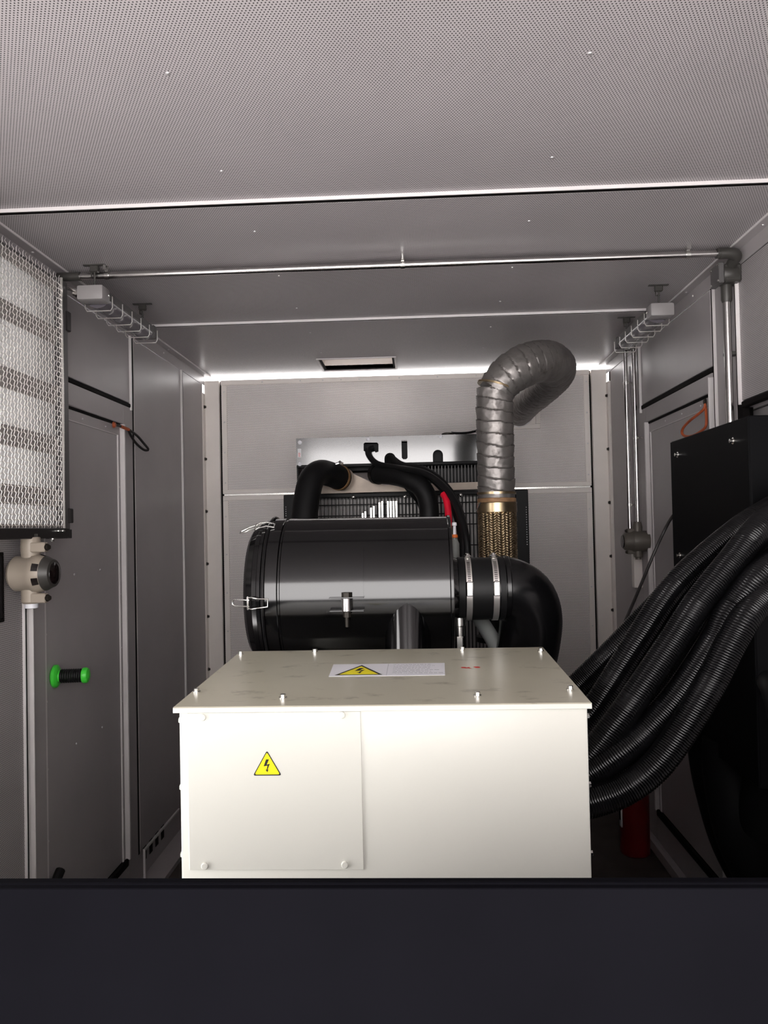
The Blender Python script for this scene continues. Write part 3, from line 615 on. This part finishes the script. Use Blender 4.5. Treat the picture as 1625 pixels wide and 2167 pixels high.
hose('loom_branch', 'thin black branch cable hanging over the radiator guard', 'cable', [at(858, 1030, 3.92), at(872, 1048, 3.95), at(884, 1062, 4.0), at(892, 1085, 4.05), at(895, 1140, 4.05)], .010, 'rubber', n=8)
hose('red_tube', 'short bright red tube standing behind the air cleaner', 'tube', [at(938, 1046, 3.62), at(944, 1056, 3.60), at(948, 1080, 3.58), at(949, 1110, 3.56), at(946, 1150, 3.56)], .0165, 'redp', n=14)
fc = thing('fluid_canister', 'small grey canister with orange neck beside the air cleaner', 'canister', at(963, 1178, 3.05))
pc = at(963, 1180, 3.05)
MB().lathe([(-.42, .008), (-.002, .008), (0, .018), (.055, .018), (.068, .012), (.072, .009), (.08, .009)], pc, (0, 0, 1), 18).build('canister_body', 'grey', fc)
MB().lathe([(.078, .0095), (.080, .013), (.090, .012), (.092, .006)], pc, (0, 0, 1), 16).build('orange_neck', 'orange', fc)
MB().lathe([(.091, .007), (.125, .006), (.127, .010), (.138, .009), (.140, .003)], pc, (0, 0, 1), 12).build('cap', 'white', fc)
# ---------------------------------------------------------------- caged lamps under the ceiling
def lamp(x, y0, y1, label, cord):
    z = 2.60; t = thing('caged_lamp', label, 'lamp', (x, (y0+y1)/2, z), 'caged strip lamps')
    b = MB(); b.box(x-.05, x+.05, y0, y0+.075, z-.022, z+.034, bev=.008, seg=2); b.build('end_box', 'lamp', t)
    MB().box(x-.046, x+.046, y0+.075, y1-.02, z-.006, z+.03, bev=.006).build('housing', 'unit', t)
    pr = [(x+.042*math.cos(a), y0+.075, z-.004-.030*math.sin(a)) for a in [k*PI/10 for k in range(11)]]
    MB().prism(pr, (0, y1-y0-.11, 0)).build('lamp_cover', 'lampglass', t)
    MB().box(x-.048, x+.048, y1-.035, y1, z-.026, z+.034, bev=.006).build('end_cap', 'unit', t)
    for k in range(6):
        y = y0+.09+(y1-y0-.10)*k/5.0-.004
        hp = [(x-.053, y, z+.012), (x-.053, y, z-.030), (x-.046, y, z-.042), (x+.046, y, z-.042), (x+.053, y, z-.030), (x+.053, y, z+.012)]
        MB().tube(hp, .0022, 6).build('guard_hoop', 'mesh', t)
    for y in (y0+.05, y1-.05):
        h = MB(); h.cyl((x, y, z+.03), (x, y, ZC-.03), .004, n=8); h.tube([(x-.012, y, ZC-.028), (x-.012, y, ZC-.046), (x+.004, y, ZC-.046)], .003, 6); h.box(x-.016, x+.016, y-.010, y+.010, ZC-.03, ZC-.004, bev=.003); h.box(x-.042, x+.042, y-.008, y+.008, ZC-.004, ZC); h.build('hanger', 'jgrey', t)
    for sx in (-1, 1): MB().dome((x+sx*.05, y0+.06, z+.008), (sx, 0, 0), .006).build('side_screw', 'bolt', t)
    if cord:
        c = MB(); c.tube(spline([(x-.05, y0+.03, z+.01), (x-.075, y0+.025, z+.025), (x-.11, y0+.03, z+.035), (XL+.012, y0+.03, z+.035)], .01), .0085, 12); c.build('flexible_lead', 'steel', t)
        MB().lathe([(0, .014), (.014, .014), (.016, .010), (.024, .010)], (x-.05, y0+.03, z+.008), (-1, 0, .2), 6).build('cable_gland', 'bolt', t)
    return t
lamp(-1.205, 2.80, 3.41, 'caged strip lamp on the ceiling near the left wall, above the door', True)
lamp(1.058, 3.29, 3.90, 'caged strip lamp on the ceiling near the right wall, beside the exhaust', False)

# ---------------------------------------------------------------- conduits
cc = thing('ceiling_conduit', 'shiny steel conduit running across the ceiling', 'conduit', (-.06, 2.873, 2.69))
MB().cyl((XL+.012, 2.873, 2.690), (1.165, 2.873, 2.690), .0125, n=20).build('pipe', 'steel', cc)
for x in (-1.165, -.035, 1.02):
    b = MB(); b.lathe([(-.008, .0125), (-.008, .015), (.008, .015), (.008, .0125)], (x, 2.873, 2.69), (1, 0, 0), 20); b.box(x-.006, x+.006, 2.862, 2.874, 2.703, ZC, bev=.001); b.cyl((x, 2.845, ZC-.004), (x, 2.845, ZC-.022), .005, n=6); b.build('pipe_clamp', 'bolt', cc)
MB().cyl((-1.36, 2.873, 2.69), (-1.27, 2.873, 2.69), .0165, n=20).build('pipe_coupling', 'jgrey', cc)
rc = thing('corner_conduit', 'grey junction and vertical conduit in the upper right corner', 'conduit', (1.19, 2.95, 2.1))
MB().tube(spline([(1.135, 2.873, 2.690), (1.165, 2.873, 2.690), (1.190, 2.876, 2.688), (1.202, 2.888, 2.682), (1.200, 2.91, 2.672), (1.198, 2.94, 2.655)], .006), .0205, 20).build('elbow', 'jgrey', rc)
MB().cyl((1.125, 2.873, 2.690), (1.15, 2.873, 2.690), .0185, n=20).build('elbow_cuff', 'jgrey', rc)
MB().box(1.150, 1.170, 2.918, 3.005, 2.596, 2.674, bev=.003).build('box_cover', 'unit', rc)
b = MB(); b.lathe([(0, .034), (.004, .036), (.05, .036), (.056, .033)], (1.169, 2.948, 2.635), (1, 0, 0), 24); b.box(1.170, XR, 2.918, 2.99, 2.600, 2.668, bev=.006); b.build('junction_housing', 'jgrey', rc)
for q in ((2.926, 2.664), (2.995, 2.664), (2.926, 2.606), (2.995, 2.606)): MB().bolt((1.150, q[0], q[1]), (-1, 0, 0), .0035, .004).build('cover_screw', 'bolt', rc)
MB().lathe([(0, .016), (.01, .020), (.065, .020), (.07, .016)], (1.196, 2.972, 2.535), (0, 0, 1), 20).build('hub', 'jgrey', rc)
MB().cyl((1.196, 2.972, 1.2), (1.196, 2.972, 2.56), .0145, n=20).build('vertical_pipe', 'steel', rc)
b = MB(); b.box(1.205, XR, 2.966, 3.01, 2.335, 2.347); b.cyl((1.19, 3.0, 2.341), (1.215, 3.0, 2.341), .007, n=8); b.build('pipe_clamp', 'jgrey', rc)
# twin conduits with a grey junction housing on the right wall
tc_ = thing('wall_conduit', 'twin steel conduits dropping to a round housing on the right wall', 'conduit', (1.17, 4.2, 1.5))
for x, y in ((1.145, 4.21), (1.186, 4.20)):
    MB().cyl((x, y, 1.66), (x, y, 2.645), .0115, n=16).build('vertical_pipe', 'steel', tc_)
MB().tube(spline([(1.16, 4.2, 2.64), (1.155, 4.18, 2.672), (1.15, 4.12, 2.69), (1.12, 4.0, 2.695)], .01), .020, 14).build('top_bend', 'jgrey', tc_)
for x, y, z in ((1.145, 4.21, 1.80), (1.186, 4.2, 2.16), (1.145, 4.21, 2.46)):
    b = MB(); b.lathe([(-.008, .0115), (-.008, .0145), (.008, .0145), (.008, .0115)], (x, y, z), (0, 0, 1), 16); b.cyl((x+.012, y-.006, z), (x+.045, y-.006, z), .006, n=8); b.build('pipe_clamp', 'bolt', tc_)
hs = MB().lathe([(0, .034), (.004, .056), (.085, .058), (.092, .054), (.094, .052), (.128, .046), (.137, .038)], (1.24, 4.2, 1.603), (-1, 0, 0), 28).build('housing', 'jhouse', tc_)
MB().lathe([(.136, .038), (.141, .034), (.143, .001)], (1.24, 4.2, 1.603), (-1, 0, 0), 28).build('lens', 'lens', hs)
b = MB(); b.lathe([(0, .024), (.03, .026), (.06, .020)], (1.182, 4.2, 1.648), (0, 0, 1), 18); b.box(1.125, 1.17, 4.185, 4.215, 1.648, 1.672, bev=.003); b.build('hub', 'jhouse', hs)
b = MB(); b.lathe([(0, .026), (.035, .024), (.04, .016), (.05, .016)], (1.182, 4.2, 1.555), (0, 0, -1), 18); b.box(1.125, 1.17, 4.185, 4.215, 1.535, 1.558, bev=.003); b.build('hub', 'jhouse', hs)
for z in (1.66, 1.546): MB().bolt((1.125, 4.2, z), (-1, 0, 0), .007, .01).build('ear_bolt', 'dbolt', hs)
cdx = MB().box(1.185, 1.232, 4.30, 4.345, 1.345, 1.60, bev=.002).build('cable_duct', 'cream'); tag(cdx, 'short white cable duct below the round housing on the right wall', 'duct')

# beige housing on the left wall
jl = thing('junction_housing', 'beige round cast housing hanging under the mesh unit', 'junction box', (XL, 2.55, 1.5))
JX, JY, JZ = -1.31, 2.55, 1.573
bd = MB().lathe([(0, .030), (.004, .050), (.016, .060), (.075, .0605), (.080, .064), (.098, .064), (.118, .058), (.136, .048)], (XL+.012, JY, JZ), (1, -.05, 0), 36).build('body', 'jbox', jl)
MB().lathe([(.120, .0585), (.137, .0495), (.146, .046), (.148, .036)], (XL+.012, JY, JZ), (1, -.05, 0), 36).build('lens_ring', 'jgrey', bd)
MB().lathe([(.140, .038), (.150, .036), (.155, .026), (.157, .001)], (XL+.012, JY, JZ), (1, -.05, 0), 30).build('lens', 'lens', bd)
b = MB()
for a in (-36, 10, 82, 154, 226):      # dark windows round the collar
    a0, a1_ = math.radians(a), math.radians(a+24); o = Vector((XL+.012, JY, JZ)); ax_ = Vector((1, -.05, 0)).normalized(); u = Vector((0, 0, 1)); v = ax_.cross(u)
    vs = []
    for t_, r_ in ((.0985, .0648), (.1185, .0588)):
        for an in (a0, (a0+a1_)/2, a1_): vs.append(o+ax_*t_+(v*math.cos(an)+u*math.sin(an))*r_)
    b.add(vs, [(0, 1, 4, 3), (1, 2, 5, 4)])
b.build('windows', 'lens', bd)
b = MB(); b.lathe([(0, .030), (.045, .033), (.075, .031), (.078, .028)], (JX, JY, JZ+.045), (0, 0, 1), 28); b.box(JX+.01, JX+.062, JY-.03, JY-.004, JZ+.072, JZ+.105, bev=.003); b.build('hub', 'jbox', bd)
b = MB(); b.lathe([(0, .032), (.05, .032), (.056, .026)], (JX, JY, JZ-.045), (0, 0, -1), 28); b.box(JX+.01, JX+.062, JY-.03, JY-.004, JZ-.098, JZ-.066, bev=.003); b.build('hub', 'jbox', bd)
for dz in (.088, -.082): MB().bolt((JX+.062, JY-.017, JZ+dz), (1, -.3, 0), .009, .012).build('ear_bolt', 'dbolt', bd)
MB().lathe([(0, .022), (.016, .022), (.018, .016)], (JX, JY, JZ-.10), (0, 0, -1), 20).build('bottom_plug', 'white', bd)
MB().cyl((JX, JY, JZ+.11), (JX, JY, 1.69), .016, n=20).build('conduit_stub', 'steel', jl)
MB().lathe([(0, .025), (.012, .025), (.014, .017)], (JX, JY, JZ+.121), (0, 0, 1), 6).build('conduit_nut', 'jgrey', jl)

# framed notice on the left wall
nf = thing('framed_notice', 'white notice in a black frame at the left edge', 'sign', (XL, 2.3, 1.42))
b = MB(); b.box(XL, XL+.014, 2.12, 2.492, 1.418, 1.430, bev=.002); b.box(XL, XL+.014, 2.12, 2.492, 1.636, 1.648, bev=.002); b.box(XL, XL+.014, 2.12, 2.134, 1.43, 1.636, bev=.002); b.box(XL, XL+.014, 2.476, 2.492, 1.43, 1.636, bev=.002); b.build('frame', 'seal', nf)
MB().box(XL, XL+.006, 2.134, 2.476, 1.43, 1.636).build('sheet', 'paper', nf)

# ---------------------------------------------------------------- louvred air intake with crimped wire mesh
lu = thing('louvre_unit', 'louvred air intake covered by bright crimped wire mesh on the left', 'vent', (XL, 2.3, 1.69))
UX = -1.302
for ya, yb in ((LO_Y1, LO_Y1+.07), (LO_Y0-.06, LO_Y0)): MB().box(XL, UX-.004, ya, yb, 1.70, 2.655, bev=.003).build('side_frame', 'unit', lu)
MB().box(XL, UX+.010, LO_Y0-.06, LO_Y1+.035, 1.690, 1.726, bev=.002).build('bottom_bar', 'ublack', lu)
MB().box(XL, UX+.0, LO_Y1+.035, LO_Y1+.075, 1.688, 1.722, bev=.002).build('bottom_corner', 'ublack', lu)
b = MB(); b.bolt((UX+.01, 2.71, 1.716), (1, 0, 0), .004, .008); b.bolt((UX+.01, 2.745, 1.716), (1, 0, 0), .004, .008); b.bolt((UX-.005, 2.70, 1.690), (0, 0, -1), .008, .012); b.build('frame_bolts', 'bolt', lu)
b = MB(); b.box(UX-.03, UX+.004, LO_Y1+.052, LO_Y1+.082, 1.745, 1.80, bev=.003); b.box(UX-.03, UX+.004, LO_Y1+.052, LO_Y1+.082, 2.47, 2.545, bev=.003); b.build('hinges', 'ublack', lu)
MB().box(XL, -1.312, LO_Y0-.06, LO_Y1+.07, 2.640, 2.646).build('top_light_block', 'unit', lu)  # added plate that stops daylight leaking over the filter
MB().box(UX-.002, UX+.006, LO_Y1+.004, LO_Y1+.010, 1.726, 2.655).build('mesh_edge', 'mesh', lu)
for z, h in ((2.600, .040), (2.401, .062), (2.180, .066), (1.995, .064), (1.805, .064), (1.728, .012)):   # bars across the filter
    MB().box(-1.322, -1.314, LO_Y0, LO_Y1+.002, z, z+h, bev=.002, rot=Matrix.Rotation(math.radians(6), 3, 'Y')).build('cross_bar', 'blade', lu)
MB().box(-1.328, -1.3265, LO_Y0, LO_Y1+.002, 1.722, 2.641).build('filter_mat', 'filter', lu)
b = MB(); py, pz = .0215, .0182
for i in range(int((LO_Y1-LO_Y0)/py)):
    y = LO_Y0+.015+i*py; pts = []; k = 0; z = 1.722
    while z < 2.668: pts.append((UX+.0015*(1 if (k//2+i) % 2 else -1), y+.0032*((k % 2)*2-1), z)); z += pz/2; k += 1
    b.tube(pts, .0010, 4)
for j in range(int((2.64-1.73)/pz)):
    z = 1.735+j*pz; pts = []; k = 0; y = LO_Y0
    while y < LO_Y1+.02: pts.append((UX+.0022*(1 if (k+j) % 2 else -1), y, z)); y += py/1.0; k += 1
    b.tube(pts, .00105, 4)
b.build('wire_mesh', 'mesh', lu, 80)['kind'] = 'stuff'

# ---------------------------------------------------------------- cable loops by the doors
def loop(pts, r, m, label):
    o = MB().tube(spline(pts, .01), r, 10).build('cable_loop', m); return tag(o, label, 'cable', 'door cable loops')
lo = thing('cable_loop', 'black cable loop with orange ends at the top of the left door', 'cable', (XL+.01, 3.6, 2.0), 'door cable loops')
P = lambda px, py, x: CAM+(lambda d: d*(x/d.x))(ROT @ Vector(((px-CX)/F_PX, -(py-CY)/F_PX, -1.0)))
lp = [P(240, 899, XL+.006), P(255, 902, XL+.012), P(272, 909, XL+.022), P(290, 922, XL+.03), P(304, 938, XL+.035), P(313, 949, XL+.035), P(312, 953, XL+.030), P(303, 951, XL+.022), P(288, 938, XL+.014), P(277, 922, XL+.008), P(271, 908, XL+.004)]
MB().tube(spline(lp, .008), .0062, 10).build('sleeve', 'blackcable', lo)
MB().tube(spline(lp[1:3], .006), .0078, 10).build('orange_end', 'cable', lo)
MB().bolt(lp[0], (1, 0, 0), .011, .010).build('lug_bolt', 'cable', lo)
ro = thing('cable_loop', 'orange cable loop at the top of the right door above the black cabinet', 'cable', (XR-.01, 3.3, 2.0), 'door cable loops')
lp = [P(1493, 850, XR-.008), P(1490, 864, XR-.014), P(1478, 876, XR-.026), P(1460, 890, XR-.036), P(1446, 905, XR-.040), P(1443, 916, XR-.040), P(1450, 923, XR-.036), P(1466, 922, XR-.03), P(1484, 912, XR-.02), P(1494, 900, XR-.014), P(1494, 875, XR-.010), P(1492, 855, XR-.006)]
MB().tube(spline(lp, .008), .0058, 10).build('sleeve', 'cable', ro)
MB().bolt(lp[0], (-1, 0, 0), .010, .008).build('lug_bolt', 'dbolt', ro)

# ---------------------------------------------------------------- black control cabinet on the right
kb = thing('control_cabinet', 'black steel control cabinet on the right wall behind the hoses', 'cabinet', (1.07, 2.43, .9))
MB().box(.90, XR, 2.112, 2.755, .98, 1.985, bev=.003).build('body', 'cabinet', kb)
MB().box(.897, .9005, 2.115, 2.752, .985, 1.982, bev=.001).build('side_cover', 'cabinet', kb)
ps = [(.897, y, z) for y, z in ((2.672, 1.932), (2.209, 1.927), (2.678, 1.587))]
for p in ps:
    q = MB().lathe([(0, .010), (.003, .010), (.004, .006), (.012, .006), (.013, .001)], p, (-1, 0, 0), 12).build('cover_screw', 'bolt', kb)
b = MB()
for x, z in ((.995, 1.905), (.995, 1.80), (1.08, 1.905), (1.08, 1.80)): b.lathe([(0, .030), (.002, .030), (.003, .022)], (x, 2.1125, z), (0, -1, 0), 24)
b.build('knockouts', 'seal', kb)

# ---------------------------------------------------------------- corrugated hoses from the terminal box to the cabinet
def corr(d, a, r):
    ph = (d/.0056) % 1
    return r if ph < .58 else r-.0019*(.5-.5*math.cos(2*PI*(ph-.58)/.42))
routes = [
    ('uppermost black corrugated hose, behind the others, reaching over the box corner', [(1200, 1470, 2.08), (1239, 1436, 2.08), (1310, 1366, 2.06), (1385, 1288, 2.05), (1470, 1205, 2.03), (1560, 1135, 2.03), (1625, 1090, 2.05), (1720, 1040, 2.115)]),
    ('black corrugated hose entering just below the lid corner of the beige box', [(1215, 1552, 1.90), (1252, 1508, 1.90), (1288, 1455, 1.90), (1357, 1346, 1.90), (1435, 1234, 1.92), (1555, 1128, 1.96), (1625, 1082, 2.0), (1720, 1030, 2.115)]),
    ('brightest upper corrugated hose, second below the lid of the beige box', [(1225, 1622, 1.76), (1262, 1584, 1.76), (1308, 1526, 1.76), (1364, 1446, 1.77), (1428, 1352, 1.79), (1476, 1278, 1.80), (1542, 1196, 1.82), (1624, 1100, 1.88), (1740, 1010, 2.115)]),
    ('partly hidden corrugated hose squeezed between two brighter ones', [(1225, 1645, 1.90), (1290, 1590, 1.90), (1375, 1480, 1.90), (1440, 1390, 1.90), (1530, 1262, 1.91), (1624, 1163, 1.94), (1740, 1080, 2.115)]),
    ('corrugated hose second from the bottom of the bundle', [(1215, 1650, 1.74), (1252, 1634, 1.74), (1305, 1600, 1.74), (1360, 1555, 1.75), (1438, 1468, 1.76), (1512, 1356, 1.77), (1548, 1288, 1.78), (1630, 1196, 1.82), (1760, 1100, 2.115)]),
    ('lowest corrugated hose of the bundle, sweeping below the others', [(1205, 1704, 1.70), (1252, 1697, 1.70), (1320, 1672, 1.70), (1386, 1622, 1.70), (1447, 1540, 1.71), (1504, 1444, 1.72), (1549, 1356, 1.73), (1592, 1290, 1.75), (1680, 1200, 1.85), (1790, 1120, 2.115)]),
]
for label, rt in routes:
    first = at(*rt[0]); route = [Vector((.338, first.y, first.z-.012))]+[at(*q) for q in rt]   # starts in the side of the box
    o = MB().tube(spline(route, .00093), .0335 if 'partly' not in label else .030, 24, rf=corr).build('corrugated_hose', 'hose', None, 75)
    tag(o, label, 'hose', 'corrugated hoses between the terminal box and the cabinet')
# heavy black cables drooping under the cabinet
droop = [
    ('heavy black cable drooping lowest under the control cabinet', [(1.02, 2.30, 1.02), (1.00, 2.32, .82), (.995, 2.30, .66), (1.0, 2.20, .53), (1.03, 2.05, .49), (1.08, 1.85, .52), (1.22, 1.75, .58), (1.318, 1.72, .60)], .075),
    ('heavy black cable hanging under the far corner of the cabinet', [(.97, 2.62, 1.02), (.97, 2.62, .95), (.975, 2.58, .83), (.99, 2.47, .68), (1.02, 2.28, .60), (1.08, 2.1, .62), (1.20, 2.0, .66), (1.318, 1.97, .68)], .085),
    ('heavy black cable hanging nearest the hose bundle under the cabinet', [(.96, 2.45, 1.02), (.955, 2.44, .90), (.96, 2.36, .75), (.98, 2.2, .68), (1.04, 2.05, .72), (1.18, 2.0, .80), (1.318, 2.0, .82)], .085),
    ('heavy black cable with a dull sheen at the right edge', [(.93, 2.115, 1.27), (.905, 2.02, 1.25), (.905, 1.98, 1.18), (.918, 1.97, 1.10), (.940, 1.96, 1.0), (.948, 1.95, .86), (.945, 1.93, .74), (.965, 1.90, .665), (1.03, 1.86, .65), (1.2, 1.83, .68), (1.318, 1.82, .70)], .030),
]
for label, pts, r in droop:
    o = MB().tube(spline(pts, .02), r, 24).build('heavy_cable', 'rubber' if r < .05 else 'sheath'); tag(o, label, 'cable', 'heavy cables under the cabinet')
hose('thin_cable', 'thin dark cable stretched from the cabinet down to the hoses', 'cable', [at(1452, 1060, 2.82), at(1425, 1090, 2.80), at(1408, 1118, 2.74), at(1384, 1170, 2.76), at(1355, 1240, 2.72), at(1325, 1310, 2.6), at(1300, 1365, 2.4), at(1275, 1412, 2.25), at(1255, 1440, 2.12)], .0055, 'blackcable', n=8)

# ---------------------------------------------------------------- fire extinguisher
fe = thing('fire_extinguisher', 'red fire extinguisher standing in shadow by the right wall', 'extinguisher', (1.11, 4.15, ZF))
z = ZF
MB().lathe([(0, .070), (.006, .076), (.38, .076), (.41, .068), (.44, .045), (.455, .022), (.47, .02)], (1.11, 4.15, z), (0, 0, 1), 32).build('cylinder', 'extred', fe)
b = MB(); b.lathe([(.465, .022), (.50, .022), (.505, .012)], (1.11, 4.15, z), (0, 0, 1), 16); b.box(1.03, 1.12, 4.14, 4.16, z+.50, z+.515, bev=.003); b.box(1.03, 1.12, 4.14, 4.16, z+.53, z+.545, bev=.003); b.build('valve_handle', 'dbolt', fe)
MB().tube(spline([(1.10, 4.13, z+.48), (1.04, 4.10, z+.46), (1.02, 4.09, z+.36), (1.025, 4.09, z+.20)], .02), .010, 10).build('nozzle_hose', 'rubber', fe)
MB().box(1.0215, 1.030, 4.075, 4.11, z+.16, z+.34, bev=.003).build('tag', 'paper', fe)

# ---------------------------------------------------------------- black panel in the foreground
pn = thing('black_partition', 'matt black panel across the whole foreground', 'panel', (-.07, .9, ZF))
b = MB(); b.box(XL+.002, XR-.002, .902, .93, ZF, 1.2815, bev=.001); b.build('panel', 'partition', pn)
b = MB(); xs = [XL+.004+k*(XR-XL-.008)/60 for k in range(61)]
b.tube([(x, .914, 1.2805+.0012*mnoise.noise(Vector((x*5, 0, 3)))) for x in xs], .0030, 10); b.build('edge_strip', 'partition', pn)

for o in bpy.data.objects:
    for k in ('_o', '_a'):
        if k in o: del o[k]
